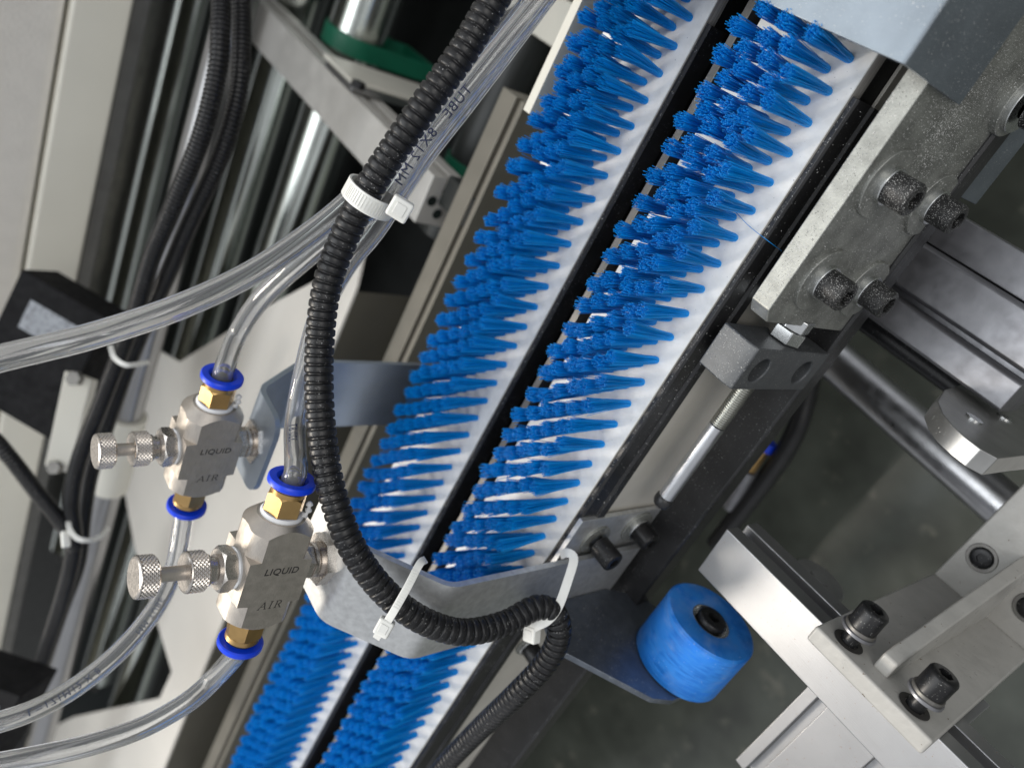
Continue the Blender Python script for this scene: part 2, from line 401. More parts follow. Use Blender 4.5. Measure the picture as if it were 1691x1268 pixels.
# lower extrusion, hose and shaft on the right
def extrusion_x(name, x0, x1, y0, y1, z0, z1, material, label, cat='extrusion', parent=None):
    w = y1-y0; h = z1-z0; g = .004; d = .006
    ym = (y0+y1)/2; zm = (z0+z1)/2
    poly = [(y0, z0), (y1, z0), (y1, zm-g), (y1-d, zm-g), (y1-d, zm+g), (y1, zm+g), (y1, z1), (ym+g, z1), (ym+g, z1-d), (ym-g, z1-d), (ym-g, z1), (y0, z1), (y0, zm+g), (y0+d, zm+g), (y0+d, zm-g), (y0, zm-g)]
    o = MB().prism(poly, 'x', x0, x1).build(name, material, parent, bevel=.0005)
    if not parent: tag(o, label, cat)
    return o
t = MB().prism([(.0330, -.1225), (.0345, -.12), (.0560, -.12), (.0575, -.1225), (.0585, -.129), (.0615, -.129), (.0620, -.1215), (.0630, -.12), (.0770, -.12), (.0785, -.1215), (.0785, -.15), (.0330, -.15)], 'x', .083, .30).prism([(.0140, -.128), (.0322, -.128), (.0322, -.15), (.0140, -.15)], 'x', .0, .30).build('cross_rail', M['alug'], bevel=.0006)
tag(t, 'grey aluminium rail with a dark groove crossing behind the plate', 'rail')
t = MB().sweep(spline([(.26, .0885, -.155), (.1818, .0905, -.17), (.1133, .0942, -.19), (.04, .099, -.205)], .002), .0062, 14).build('air_hose', M['conduit'])
tag(t, 'black hose running under the grey aluminium cross rail', 'hose')
t = root('guide_shaft', 'polished steel shaft crossing the floor on the right', 'shaft')
MB().cyl((.40, .1339, -.26), (-.25, .1640, -.26), .0150, 32).build('shaft_bar', M['dullchrome'], t)
MB().cyl((.415, .1333, -.26), (.4002, .1339, -.26), .019, 32).build('end_collar', M['alug'], t)
t = root('flange_plate', 'flat grey plate with rounded bright edge at the right border', 'plate')
pts = [(1548, 662), (1556, 682), (1572, 702), (1594, 722), (1620, 742), (1648, 757), (1690, 752), (1800, 745), (1900, 640), (1700, 600), (1560, 643)]
poly = [(p.x, p.z) for p in (px(a, b, Y=.082) for a, b in pts)]
MB().prism(poly, 'y', .082, .0915).build('plate_body', M['flange'], t, bevel=.0005)
for a, b in ((1610, 690), (1660, 688)):
    p = px(a, b, Y=.0812); MB().cyl(p, p+Vector((0, .002, 0)), .004, 20).build('dowel', M['silver'], t)
# distant push fitting and hose on the floor side
t = root('push_fitting', 'small blurred blue and brass fitting on black hose below the frame', 'fitting')
p = px(1262, 742, d=.62); q = px(1238, 775, d=.63); q2 = px(1205, 835, d=.66)
MB().cyl(p, p+(p-q)*.35, .0065, 16).build('collar', M['collar'], t)
MB().cyl(q, p, .005, 8).build('brass_body', M['brass'], t)
MB().cyl(q2, q, .007, 16).build('steel_body', M['alug'], t)
t = MB().sweep(spline([px(1345, 560, d=.58), px(1335, 640, d=.59), px(1310, 720, d=.6), px(1265, 790, d=.63), px(1180, 900, d=.68)], .004), .008, 12).build('black_hose', M['blackpl'])
tag(t, 'soft black hose hanging beyond the holed zinc block', 'hose')

# ---------------------------------------------------------------- bottom right: bar, casting, roller
YAW = math.radians(2.4)
def rot(o): o.rotation_euler = (0, 0, YAW); o.location = (.1245, .205, -.05); return o
t = rot(root('aluminium_bar', 'bright aluminium bar with sawn end beside the blue roller', 'bar'))
h = .0148
poly = [(-h, 0), (h, 0), (h, -.03), (-h, -.03), (-h, -.0195), (-h+.006, -.0195), (-h+.006, -.0105), (-h, -.0105)]
MB().prism(poly, 'x', -.26, 0).build('bar_body', M['alu'], t, bevel=.0006)
MB().box(-.26, -.001, -h+.0062, -h+.0075, -.019, -.011).build('groove_insert', M['silver'], t)
t = rot(root('cast_foot', 'cream painted cast bracket with central rib bolted to the bar', 'bracket'))
yb = -h-.0004; th = .0085; yf = yb-th; zf = -.119
MB().prism([(-.0655, .0225), (-.1245, .0225), (-.1225, -.130), (-.0645, -.130)], 'y', yb, yf).build('base_plate', M['cast'], t, bevel=.0014)
MB().prism([(-.0650, yf+.0006), (-.1222, yf+.0006), (-.1205, -.125), (-.0690, -.125)], 'z', zf-.010, zf).build('foot', M['cast'], t, bevel=.0014)
MB().prism([(yf+.0005, .0120), (yf-.0080, .0120), (yf-.0110, .0060), (yf-.0400, zf+.012), (yf-.0400, zf-.0005), (yf+.0005, zf-.0005)], 'x', -.0900, -.0972).build('rib', M['cast'], t, bevel=.0012)
for i, (x, z) in enumerate(((-.0775, .0125), (-.1110, .0125))):
    MB().cyl((x, yf+.001, z), (x, yf-.0105, z), .0038, 20).build('bolt_shank', M['screwclean'], t)
    MB().lathe([(0, .0042), (.0002, .0066), (.0004, .0068), (.0005, .0042)], (x, yf, z), (0, -1, 0), 24, close=False).build('hole_rim', M['engrave'], t)
    b = socket_screw((x, yf-.0105, z), (0, -1, 0), .0064, .0100, .0056, M['screwclean'], t)
    ringdisc((x, yf-.0072, z), (0, -1, 0), .004, .0078, .0014, M['alug'], b, 'washer')
    ringdisc((x, yf-.0087, z), (0, -1, 0), .004, .0070, .0017, M['dullsteel'], b, 'spring_washer')
for x, y in ((-.0770, -.0480), (-.1080, -.0430)):
    ringdisc((x, y, zf), (0, 0, 1), .0062, .0080, .0006, M['dullsteel'], t, 'counterbore')
    socket_screw((x, y, zf-.0004), (0, 0, 1), .0060, .0018, .0045, M['screwclean'], t)
t = MB().prism([(.0535, -.083), (.047, -.083), (.047, -.089), (.041, -.089), (.041, -.083), (.012, -.083), (.012, -.089), (.006, -.089), (.006, -.083), (-.002, -.083), (-.002, -.125), (.0535, -.125)], 'y', .192, .3035).build('grooved_extrusion', M['alu'], bevel=.0005)
tag(t, 'grooved aluminium extrusion passing under the bright bar', 'extrusion')
t = MB().lathe([(0, .0165), (.010, .0165), (.0108, .0157), (.0108, .006), (.0125, .006), (.0125, 0)], px(1345, 965, d=.46)+Vector((0, .006, 0)), (0, -1, 0), 40).build('steel_boss', M['flange'])
tag(t, 'round turned steel boss peeping out behind the bar', 'boss')
# roller and its arm
t = root('guide_roller', 'blue rubber roller with black socket bolt beside the bright bar', 'roller')
C0 = Vector((.1062, .2440, -.0655)); 
MB().lathe([(.0005, .0112), (0, .0120), (0, .0254), (.0012, .0266), (.0345, .0266), (.0357, .0256), (.0357, .006)], C0, (0, 1, 0), 64, close=False).build('tread', M['roller'], t)
MB().lathe([(.0356, .0112), (.0006, .0112), (.0006, .0104), (.0070, .0100), (.0070, .002)], C0, (0, 1, 0), 40, close=False).build('hub', M['silver'], t)
socket_screw(C0+Vector((0, .0068, 0)), (0, -1, 0), .0082, .0092, .0062, M['screwclean'], t)
t = MB().prism([(.1615, .0), (.1370, .0085), (.1337, .0063), (.0930, -.030), (.0880, -.042), (.0880, -.088), (.0960, -.098), (.150, -.080), (.1615, -.055)], 'y', .2802, .2838).build('support_plate', M['arm'], bevel=.0004)
tag(t, 'dark slanting arm plate that carries the blue roller', 'arm')

# ---------------------------------------------------------------- nozzle brackets
def sheet(name, prof, th, material, parent):
    """bent sheet: prof = list of (x, z, y0, y1); thickness offset along the normal"""
    vs = []; fs = []; k = len(prof)
    for i, (x, z, y0, y1) in enumerate(prof):
        a = prof[max(i-1, 0)]; b = prof[min(i+1, k-1)]
        tx, tz = b[0]-a[0], b[1]-a[1]; l = math.hypot(tx, tz); nx, nz = -tz/l, tx/l
        vs += [(x, y0, z), (x, y1, z), (x-nx*th, y1, z-nz*th), (x-nx*th, y0, z-nz*th)]
    for i in range(k-1):
        for j in range(4):
            q = (j+1) % 4; fs.append((i*4+j, i*4+q, i*4+4+q, i*4+4+j))
    fs += [(3, 2, 1, 0), (k*4-4, k*4-3, k*4-2, k*4-1)]
    return MB().add(vs, fs).build(name, material, parent, smooth=35)
def rounded(pts, r):
    out = []
    for i, p in enumerate(pts):
        if i in (0, len(pts)-1): out.append(p); continue
        a = Vector(pts[i-1]); b = Vector(p); c = Vector(pts[i+1])
        d1 = (a-b).normalized(); d2 = (c-b).normalized()
        A = b+d1*r; B = b+d2*r
        for k in range(5):
            s = k/4; out.append(tuple(A*(1-s)**2+b*2*s*(1-s)+B*s*s))
    return out
ZT = .1095
def nozzle_bracket(sx, x_leg, zl, label, xs, x_end, yA, yB, zbot, material, name_foot=None):
    t = root('nozzle_bracket', label, 'bracket', 'bent nozzle brackets')
    p = rounded([(x_leg, zbot), (x_leg, zl), (xs, ZT), (x_end-.0*sx, ZT)], .005)
    prof = [(a, b, yA, yB) for a, b in p]
    # rounded free end
    R = .010
    last = prof.pop()
    L = (yB-yA)
    d = 1 if x_end > xs else -1
    prof.append((x_end-d*R, ZT, yA, yB))
    for q in range(1, 7):
        a = math.radians(15*q); dy = R-R*math.cos(a)
        prof.append((x_end-d*R+d*R*math.sin(a), ZT, yA+dy, yB-dy))
    sheet('bent_sheet', prof, .003 if d < 0 else -.003, material, t)
    return t
def bracket_near():
    t = nozzle_bracket(-1, .1650, .0767, 'galvanised gooseneck bracket rising from the nearer frame side with the conduit tied to it', .196, .232, .2465, .2995, -.062, M['zincbr'])
    MB().prism([(.2215, .0005), (.2995, .0005), (.2995, -.0675), (.2215, -.0675)], 'x', .1682, .1712).build('foot', M['zincbr'], t, bevel=.0004)
    ringdisc((.1682, .2335, -.0530), (-1, 0, 0), .004, .0110, .0016, M['zinc'], t)
    b = socket_screw((.1645, .2335, -.0530), (-1, 0, 0), .0062, .0105, .0052, M['screwclean'], t)
    ringdisc((.1668, .2335, -.0530), (-1, 0, 0), .004, .0074, .0022, M['silver'], b, 'spring_washer')
    ringdisc((.1682, .2385, -.0210), (-1, 0, 0), .004, .0100, .0012, M['zinc'], t)
    b = socket_screw((.1640, .2385, -.0210), (-1, 0, 0), .0062, .0135, .0052, M['screwclean'], t)
    return t
bracket_near()
nozzle_bracket(1, .345, .0745, 'galvanised gooseneck bracket rising beyond the farther brush', .319, .288, .2550, .3080, -.06, M['bracketblue'])
# bolt on the frame side below the conduit loop
t = root('frame_bolt', 'black socket bolt with silver washer beside the conduit loop', 'bolt')
ringdisc((.1725, .338, -.033), (-1, 0, 0), .003, .0085, .0016, M['zinc'], t)
socket_screw((.1690, .338, -.033), (-1, 0, 0), .0058, .010, .005, M['screwclean'], t, 'screw_head')
ringdisc((.1708, .338, -.033), (-1, 0, 0), .003, .0070, .0018, M['silver'], t, 'spring_washer')

# ---------------------------------------------------------------- spray valves
def valve(base, axis, bdir, label, lift, stem):
    """local frame: Z = knob axis, Y = from AIR to LIQUID, X = out of the lettered face"""
    Z = Vector(axis).normalized(); Y = Vector(bdir); Y = (Y-Z*Y.dot(Z)).normalized(); X = Y.cross(Z)
    t = empty('spray_valve', base, label, 'valve', 'spray nozzle valves')
    t.rotation_mode = 'QUATERNION'; t.rotation_quaternion = Matrix((X, Y, Z)).transposed().to_quaternion()
    zc = .0295+lift                                           # body centre above the bracket
    body = MB().box(-.0125, .0125, -.0275, .0275, zc-.0148, zc+.0148).build('body', M['steelbr'], t)
    prof = [(-.0278, .0112), (-.0245, .0146), (-.0242, .0158), (-.0128, .0158), (-.0116, .024), (.0096, .024), (.0108, .0158), (.0226, .0158), (.0278, .0105)]
    cut = MB().lathe([(a+.0278, r) for a, r in prof], (0, -.0278, zc), (0, 1, 0), 64).build('cut', M['steelbr'], t)
    boolean(body, cut, 'INTERSECT')
    # engraved words, flush with the front face
    def word(me, y, name):
        me.materials.append(M['engrave']); me.transform(Matrix(((0, 0, 1, .01254), (0, 1, 0, y), (-1, 0, 0, zc-.0012), (0, 0, 0, 1))))
        o = bpy.data.objects.new(name, me); COL.objects.link(o); o.parent = body
    word(text_mesh('LIQUID', .0048, .12, .00004, 1.06, .012), .0052, 'lettering')
    mb = MB(); k = .00035                                # AIR in serif strokes
    def stroke(x0, y0, x1, y1, w):
        d = Vector((x1-x0, y1-y0, 0)).normalized(); p = Vector((-d.y, d.x, 0))*w/2
        a = Vector((x0, y0, 0)); b = Vector((x1, y1, 0))
        mb.add([a-p, b-p, b+p, a+p], [(0, 1, 2, 3)])
    def ltr(ox, segs):
        for (a, b, c, d, w) in segs: stroke(ox+a+b*.15, b, ox+c+d*.15, d, w)
    H = 11; T = 1.5; s_ = .8
    ltr(-16, [(0, 0, 5, H, s_), (5, H, 9, 0, T), (2, 4, 7.5, 4, s_), (-1.6, 0, 1.6, 0, s_), (7, 0, 11, 0, s_)])
    ltr(-2.2, [(1.5, 0, 1.5, H, T), (-.6, 0, 3.6, 0, s_), (-.6, H, 3.6, H, s_)])
    ltr(5.5, [(1.2, 0, 1.2, H, T), (-.8, 0, 3.2, 0, s_), (-.8, H, 5, H, s_), (5, H, 7, 9.4, T), (7, 9.4, 7, 7.4, T), (7, 7.4, 5, 5.6, T), (1, 5.6, 5, 5.6, s_), (4.4, 5.6, 8, 0, T), (7, 0, 10, 0, s_)])
    me = bpy.data.meshes.new('air'); me.from_pydata([(v[0]*k, v[1]*k, v[2]) for v in mb.v], [], mb.f)
    word(me, -.0150, 'lettering')
    z1 = zc+.0148
    MB().lathe([(0, .0092), (.0010, .0094), (.0018, .0086)], (0, 0, z1), (0, 0, 1), 32).build('seal', M['ptfe'], t)
    hexp = [(.0103*math.cos(math.radians(60*i+10)), .0103*math.sin(math.radians(60*i+10))) for i in range(6)]
    hexb = MB().prism(hexp, 'z', z1+.0018, z1+.0078).build('hex_nut', M['steel'], t)
    cut = MB().lathe([(0, .0094), (.0012, .0104), (.0048, .0104), (.0060, .0088)], (0, 0, z1+.0018), (0, 0, 1), 48).build('cut', M['steel'], t)
    boolean(hexb, cut, 'INTERSECT')
    MB().lathe([(0, .0066), (.0012, .0066), (.0016, .0058), (.0034, .0058), (.0040, .0068), (.0055, .0068)], (0, 0, z1+.0077), (0, 0, 1), 32).build('neck', M['steel'], t)
    def knob(z0, h, name):
        seg = 56; rows = 9; vs = []; fs = []
        r0 = .00865
        for j in range(rows):
            zz = z0+.0009+(h-.0018)*j/(rows-1)
            for i in range(seg):
                r = r0+(.00038 if (i+j) % 2 else -.0001); a = 2*math.pi*i/seg
                vs.append((r*math.cos(a), r*math.sin(a), zz))
        for j in range(rows-1):
            for i in range(seg):
                q = (i+1) % seg; A, B, C_, D_ = j*seg+i, j*seg+q, (j+1)*seg+q, (j+1)*seg+i
                fs += [(A, B, D_), (B, C_, D_)] if (i+j) % 2 else [(A, B, C_), (A, C_, D_)]
        mb = MB().add(vs, fs)
        mb.lathe([(z0, .0030), (z0, .0078), (z0+.0008, .0086), (z0+.00092, .0083)], (0, 0, 0), (0, 0, 1), seg, close=False)
        e = z0+h
        mb.lathe([(e-.00092, .0083), (e-.0008, .0087), (e-.0003, .0084), (e, .0076), (e, 0)], (0, 0, 0), (0, 0, 1), seg, close=False)
        return mb.build(name, M['steel'], t, smooth=20)
    kz = z1+.0132
    knob(kz, .0086, 'lock_knob')
    MB().cyl((0, 0, kz+.0086), (0, 0, kz+.0088+stem), .0032, 24).build('stem', M['steelbr'], t)
    knob(kz+.0086+stem, .0082, 'adjusting_knob')
    # below the body: gland, hexagon and washer on the bracket
    z0 = zc-.0148
    MB().lathe([(0, .0088), (.0010, .0092), (.0018, .0092)], (0, 0, z0-.0017), (0, 0, 1), 32).build('seal', M['ptfe'], t)
    hexp = [(.0086*math.cos(math.radians(60*i+25)), .0086*math.sin(math.radians(60*i+25))) for i in range(6)]
    MB().prism(hexp, 'z', z0-.0068, z0-.0017).build('gland', M['steel'], t, bevel=.0004)
    MB().lathe([(0, .0083), (.0014, .0083), (.0018, .0075), (.0024, .0075), (.0028, .0085), (.0042, .0085)], (0, 0, z0-.0110), (0, 0, 1), 40).build('spacer', M['steel'], t)
    hexp = [(.0125*math.cos(math.radians(60*i+5)), .0125*math.sin(math.radians(60*i+5))) for i in range(6)]
    hb = MB().prism(hexp, 'z', .0004, z0-.0108).build('lock_nut', M['steel'], t)
    ends = []
    for s in (1, -1):
        f = empty_part = None
        o = Vector((0, s*.0275, zc)); ax = (0, s, 0)
        MB().lathe([(-.0006, .0094), (.0006, .0096), (.0018, .0088)], o, ax, 32).build('thread_seal', M['ptfe'], t)
        if s > 0:
            mb = MB(); rr = random.Random(3)
            pts = [Vector((.0045, .0286, zc-.0082)), Vector((.0050, .0305, zc-.0092)), Vector((.0050, .0335, zc-.0094)), Vector((.0044, .0365, zc-.0090))]
            mb.sweep(spline(pts, .0008), [.0012+.0006*math.sin(i*1.7) for i in range(len(spline(pts, .0008)))], 8)
            mb.build('tape_tail', M['ptfe'], t)
        base_y = .0288
        hexp = [(.0088*math.cos(math.radians(60*i+20)), .0088*math.sin(math.radians(60*i+20))) for i in range(6)]
        fb = MB()
        k = 6
        fb.prism([(a, b) for a, b in hexp], 'z', 0, .0100)
        fit = fb.build('brass_fitting', M['brass'], t)
        cut = MB().lathe([(-.0002, .0080), (.0008, .0090), (.0086, .0090), (.0101, .0078)], (0, 0, 0), (0, 0, 1), 40).build('cut', M['brass'], t)
        boolean(fit, cut, 'INTERSECT')
        R = Matrix.Rotation(-math.pi/2*s, 4, 'X'); fit.data.transform(Matrix.Translation((0, s*base_y, zc)) @ R)
        MB().lathe([(0, .0078), (.0024, .0080), (.0030, .0074), (.0030, .006)], (0, s*(base_y+.0098), zc), ax, 40).build('fitting_ring', M['brass'], fit)
        MB().lathe([(.0, .0066), (.0016, .0066)], (0, s*(base_y+.0126), zc), ax, 32).build('gap_ring', M['void_shade'], fit)
        MB().lathe([(0, .0056), (0, .0100), (.0006, .0106), (.0026, .0106), (.0032, .0101), (.0032, .0070), (.0016, .0056)], (0, s*(base_y+.0140), zc), ax, 48, close=False).build('release_collar', M['collar'], fit)
        ends.append((Vector((0, s*(base_y+.0150), zc)), Vector((0, s*(base_y+.022), zc))))
    bpy.context.view_layer.update()
    mw = t.matrix_world
    return [(mw @ a, mw @ b) for a, b in ends]
V2 = valve((.2110, .2730, ZT+.0004), (.02, -.055, 1), (.20, -.98, 0), 'stainless spray valve lower in view above the tied conduit', .0034, .0118)
V1 = valve((.3070, .2830, ZT+.0004), (-.01, .02, 1), (.045, -.997, 0), 'stainless spray valve higher in view on the far gooseneck bracket', .0, .0082)

# ---------------------------------------------------------------- clear hoses
def hose(path, label, r=.0051, text=None):
    pts = spline(path, .0022)
    t = root('clear_hose', label, 'hose', 'clear plastic hoses')
    mb = MB(); mb.sweep(pts, r, 28, caps=False); 
    k0 = len(mb.v)
    mb2 = MB(); mb2.sweep(pts, r*.66, 28, caps=False)
    seg = 28; N = len(pts)
    mb.add(mb2.v, [tuple(reversed(f)) for f in mb2.f])
    for e in (0, (N-1)*seg):
        for i in range(seg):
            q = (i+1) % seg
            mb.f.append((e+i, e+q, k0+e+q, k0+e+i) if e else (e+q, e+i, k0+e+i, k0+e+q))
    me = bpy.data.meshes.new('tube'); me.from_pydata(mb.v, [], mb.f); me.materials.append(M['hose'])
    bm = bmesh.new(); bm.from_mesh(me); bmesh.ops.recalc_face_normals(bm, faces=bm.faces); bm.to_mesh(me); bm.free()
    for p in me.polygons: p.use_smooth = True
    o = bpy.data.objects.new('tube', me); COL.objects.link(o); o.parent = t
    for (s, at, side, size, flip) in (text or []):
        tgt = (px(*at, d=1)-CAM).normalized()
        s0 = .0022*min(range(len(pts)), key=lambda i: -((pts[i]-CAM).normalized().dot(tgt)))
        tm = text_mesh(s, size, 0, 0, 1.15)
        bm = bmesh.new(); bm.from_mesh(tm)
        bmesh.ops.subdivide_edges(bm, edges=[e for e in bm.edges if e.calc_length() > .0009], cuts=2)
        n0 = len(pts)
        for v in bm.verts:
            sp = s0+(-v.co.x if flip else v.co.x); i = max(0, min(n0-2, int(sp/.0022))); fr = sp/.0022-i
            p = pts[i].lerp(pts[i+1], fr); tg = (pts[i+1]-pts[i]).normalized()
            view = (CAM-p); view = (view-tg*view.dot(tg)).normalized(); sd = tg.cross(view)
            a = side+(-v.co.y if flip else v.co.y)/(r*1.01)
            v.co = p+(view*math.cos(a)+sd*math.sin(a))*(r*1.012)
        bm.to_mesh(tm); bm.free(); tm.materials.append(M['ink'] if size < .0055 else M['inkdark'])
        oo = bpy.data.objects.new('printed_text', tm); COL.objects.link(oo); oo.parent = t
    return t
hose([px(-400, 660, d=.25), px(-90, 618, d=.275), px(0, 592, d=.285), px(150, 555, d=.295), px(300, 505, d=.305), px(420, 448, d=.318), px(520, 380, d=.33), px(592, 318, d=.338), px(660, 240, d=.345), px(745, 130, d=.338), px(850, -10, d=.33), px(900, -80, d=.325), px(1080, -380, d=.31)],
     'clear hose sweeping from the left border across to the big cable tie')
a, b = V1[0]
hose([a, b, px(392, 552, d=.405), px(432, 492, d=.385), px(505, 425, d=.365), px(575, 370, d=.353), px(640, 325, d=.343), px(700, 238, d=.333), px(790, 125, d=.328), px(905, -15, d=.325), px(950, -80, d=.322), px(1130, -380, d=.305)],
     'clear printed hose rising from the higher spray valve', text=[('TUBE   8X12 MM', (715, 225), 0, .0060, True)])
a, b = V2[0]
hose([a, b, px(487, 700, d=.372), px(503, 610, d=.372), px(528, 520, d=.37), px(570, 440, d=.366), px(622, 375, d=.36), px(690, 270, d=.35), px(775, 160, d=.346), px(880, 20, d=.342), px(950, -80, d=.34), px(1140, -380, d=.325)],
     'clear hose rising from the lower spray valve behind the conduit', text=[('320 8T', (481, 730), -.2, .0056, False)])
a, b = V1[1]
hose([a, b, px(288, 935, d=.435), px(256, 1005, d=.425), px(200, 1072, d=.41), px(130, 1130, d=.395), px(55, 1172, d=.38), px(-30, 1200, d=.37), px(-90, 1215, d=.365), px(-400, 1260, d=.34)],
     'clear printed hose leaving the higher valve past the knurled knob', r=.0051, text=[('MM TUBE', (245, 1018), 0, .0046, True), ('12 X 8', (140, 1120), 0, .0050, True), ('L=171M', (80, 1160), 0, .0050, True)])
a, b = V2[1]
hose([a, b, px(355, 1118, d=.388), px(310, 1158, d=.383), px(240, 1198, d=.375), px(160, 1226, d=.366), px(75, 1246, d=.357), px(-10, 1262, d=.35), px(-90, 1275, d=.345), px(-400, 1310, d=.32)],
     'clear hose leaving the lower valve at the bottom left')
# ---------------------------------------------------------------- corrugated conduits
def conduit(path, r, pitch, label, name='corrugated_conduit', seg=24, group='black corrugated conduits'):
    step = pitch/10; pts = spline(path, step)
    prof = [.85, .85, .965, 1, 1.004, 1.006, 1.006, 1.004, 1, .965]
    rad = [r*prof[i % 10] for i in range(len(pts))]
    o = MB().sweep(pts, rad, seg).build(name, M['conduit'], smooth=38)
    return tag(o, label, 'conduit', group)
conduit([px(1030, -360, d=.285), px(850, -60, d=.30), px(815, 0, d=.303), px(765, 85, d=.307), px(708, 165, d=.31), px(650, 248, d=.316), px(605, 318, d=.322), px(567, 395, d=.328), px(540, 470, d=.332), px(528, 560, d=.336), px(527, 660, d=.338), px(537, 760, d=.338), px(553, 830, d=.338), px(582, 905, d=.340), px(630, 972, d=.346), px(690, 1020, d=.353), px(760, 1043, d=.362), px(830, 1030, d=.374), px(885, 1003, d=.382), px(916, 1014, d=.386), px(922, 1050, d=.390), px(900, 1095, d=.398), px(850, 1148, d=.412), px(795, 1200, d=.440), px(735, 1262, d=.468), px(690, 1320, d=.49)],
        0.0063, .0040, 'thick black corrugated conduit tied beside the spray valves')
conduit([px(340, -300, d=.48), px(363, -30, d=.50), px(363, 60, d=.50), px(357, 125, d=.505), px(332, 225, d=.52), px(290, 330, d=.54), px(252, 420, d=.56), px(228, 500, d=.575), px(200, 580, d=.59), px(165, 670, d=.605), px(130, 760, d=.615), px(117, 830, d=.62), px(122, 900, d=.63), px(105, 980, d=.66), px(70, 1090, d=.72), px(30, 1230, d=.8)],
        .0064, .0030, 'left of two thin black conduits running past the chrome rollers', seg=16)
conduit([px(372, -300, d=.50), px(396, -30, d=.52), px(398, 80, d=.52), px(391, 165, d=.525), px(362, 262, d=.54), px(315, 365, d=.56), px(278, 450, d=.58), px(246, 520, d=.6), px(212, 600, d=.62), px(180, 690, d=.64), px(150, 780, d=.655), px(138, 850, d=.66), px(128, 930, d=.67), px(100, 1010, d=.71), px(60, 1130, d=.78)],
        .0064, .0030, 'right of two thin black conduits running past the chrome rollers', seg=16)
conduit([px(-260, 520, d=.58), px(-40, 700, d=.60), px(10, 748, d=.60), px(60, 812, d=.61), px(105, 868, d=.62), px(125, 905, d=.63)], .0062, .0030, 'short black conduit crossing the pale cabinet at the left border', seg=16)
# ---------------------------------------------------------------- cable ties
def band(name, loop, width, th, material, parent):
    """flat strap along a closed or open loop of (centre, outward, across) frames"""
    vs = []; fs = []; k = len(loop)
    for p, n, a in loop:
        for s, o in ((-1, 0), (1, 0), (1, 1), (-1, 1)): vs.append(p+a*(s*width/2)+n*(o*th))
    for i in range(k-1):
        for j in range(4):
            q = (j+1) % 4; fs.append((i*4+j, i*4+q, i*4+4+q, i*4+4+j))
    fs += [(3, 2, 1, 0), (k*4-4, k*4-3, k*4-2, k*4-1)]
    return MB().add(vs, fs).build(name, material, parent, smooth=50, bevel=.0002)
def tie(points, across, width, th, label, head=None, headsize=(.008, .007, .005), teeth=None):
    t = root('cable_tie', label, 'cable tie', 'white cable ties')
    pts = spline(points, .0012); fr = []
    cen = sum(pts, Vector())/len(pts); ac = Vector(across).normalized() if across else None
    for i, p in enumerate(pts):
        tg = (pts[min(i+1, len(pts)-1)]-pts[max(i-1, 0)]).normalized(); a = (ac-tg*ac.dot(tg)).normalized() if ac else tg.cross(CAM-p).normalized(); nn = a.cross(tg)
        if nn.dot((p-cen) if ac else (CAM-p)) < 0: nn = -nn
        fr.append((p, nn, a))
    st = band('strap', fr, width, th, M['nylon'], t)
    if teeth:
        mb = MB()
        for i in range(teeth[0], min(teeth[1], len(fr)), 1):
            p, nn, a = fr[i]; tg = a.cross(nn)
            mb.hexa(p+nn*th*.9-a*width*.36-tg*.00025, a*width*.72, tg*.0005, nn*.0004)
        mb.build('teeth', M['nylon'], st)
    if head:
        p, d1, d2, d3 = head
        d1 = Vector(d1).normalized(); d2 = Vector(d2); d2 = (d2-d1*d2.dot(d1)).normalized(); d3 = d1.cross(d2)
        if d3.dot(CAM-p) < 0: d3 = -d3
        a, b, c = headsize
        MB().hexa(p-d1*a/2-d2*b/2-d3*c/2, d1*a, d2*b, d3*c).build('tie_head', M['nylon'], t, bevel=.0010)
        MB().hexa(p-d1*a*.26-d2*b*.28+d3*(c/2-.0004), d1*a*.52, d2*b*.56, d3*.0007).build('pawl', M['nylon'], t, bevel=.0003)
    return t
# big tie round conduit and hoses
tg = (px(650, 248, d=.316)-px(567, 395, d=.328)).normalized()
view = (px(608, 322, d=.33)-CAM).normalized(); side = tg.cross(view).normalized(); fwd = side.cross(tg).normalized()
if fwd.dot(view) < 0: fwd = -fwd
if side.dot(Rw) < 0: side = -side
cc = px(611, 326, d=.332)
ring = []
for i in range(0, 29):
    a = math.radians(-150+360*i/28); ring.append(cc+side*(.0105*math.cos(a))+fwd*(.0172*math.sin(a)))
hp = px(660, 345, d=.313)
tie(ring, tg, .0076, .0012, 'wide white cable tie bundling the conduit and clear hoses', (hp, side, tg, fwd), (.0090, .0088, .0055), (2, 60))
for j, (a0, a1) in enumerate([]): pass
# tie strap across conduit on near bracket
tie([px(700, 925, d=.350), px(692, 932, d=.3435), px(672, 970, d=.3385), px(648, 1012, d=.3375), px(630, 1040, d=.343), px(622, 1052, d=.352)], None, .0036, .0011, 'white cable tie strapping the conduit to the near gooseneck bracket',
    (px(634, 1035, d=.340), px(648, 1012, d=.34)-px(630, 1045, d=.34), px(660, 1040, d=.34)-px(620, 1020, d=.34), fwd), (.0078, .0072, .0055), (9, 24))
tie([px(928, 915, d=.404), px(938, 913, d=.396), px(947, 922, d=.392), px(940, 950, d=.388), px(922, 1000, d=.383), px(905, 1023, d=.381), px(884, 1034, d=.382), px(872, 1042, d=.388)], None, .0046, .0013, 'white cable tie looped over the bracket edge at the conduit bend',
    (px(878, 1046, d=.385), px(880, 1030, d=.39)-px(878, 1060, d=.39), (1, 0, 0), fwd), (.0085, .0080, .0055))
tie([px(182, 572, d=.585), px(188, 590, d=.575), px(205, 602, d=.572), px(222, 602, d=.578), px(245, 598, d=.60)], None, .0036, .001, 'thin white cable tie round the two thin conduits')
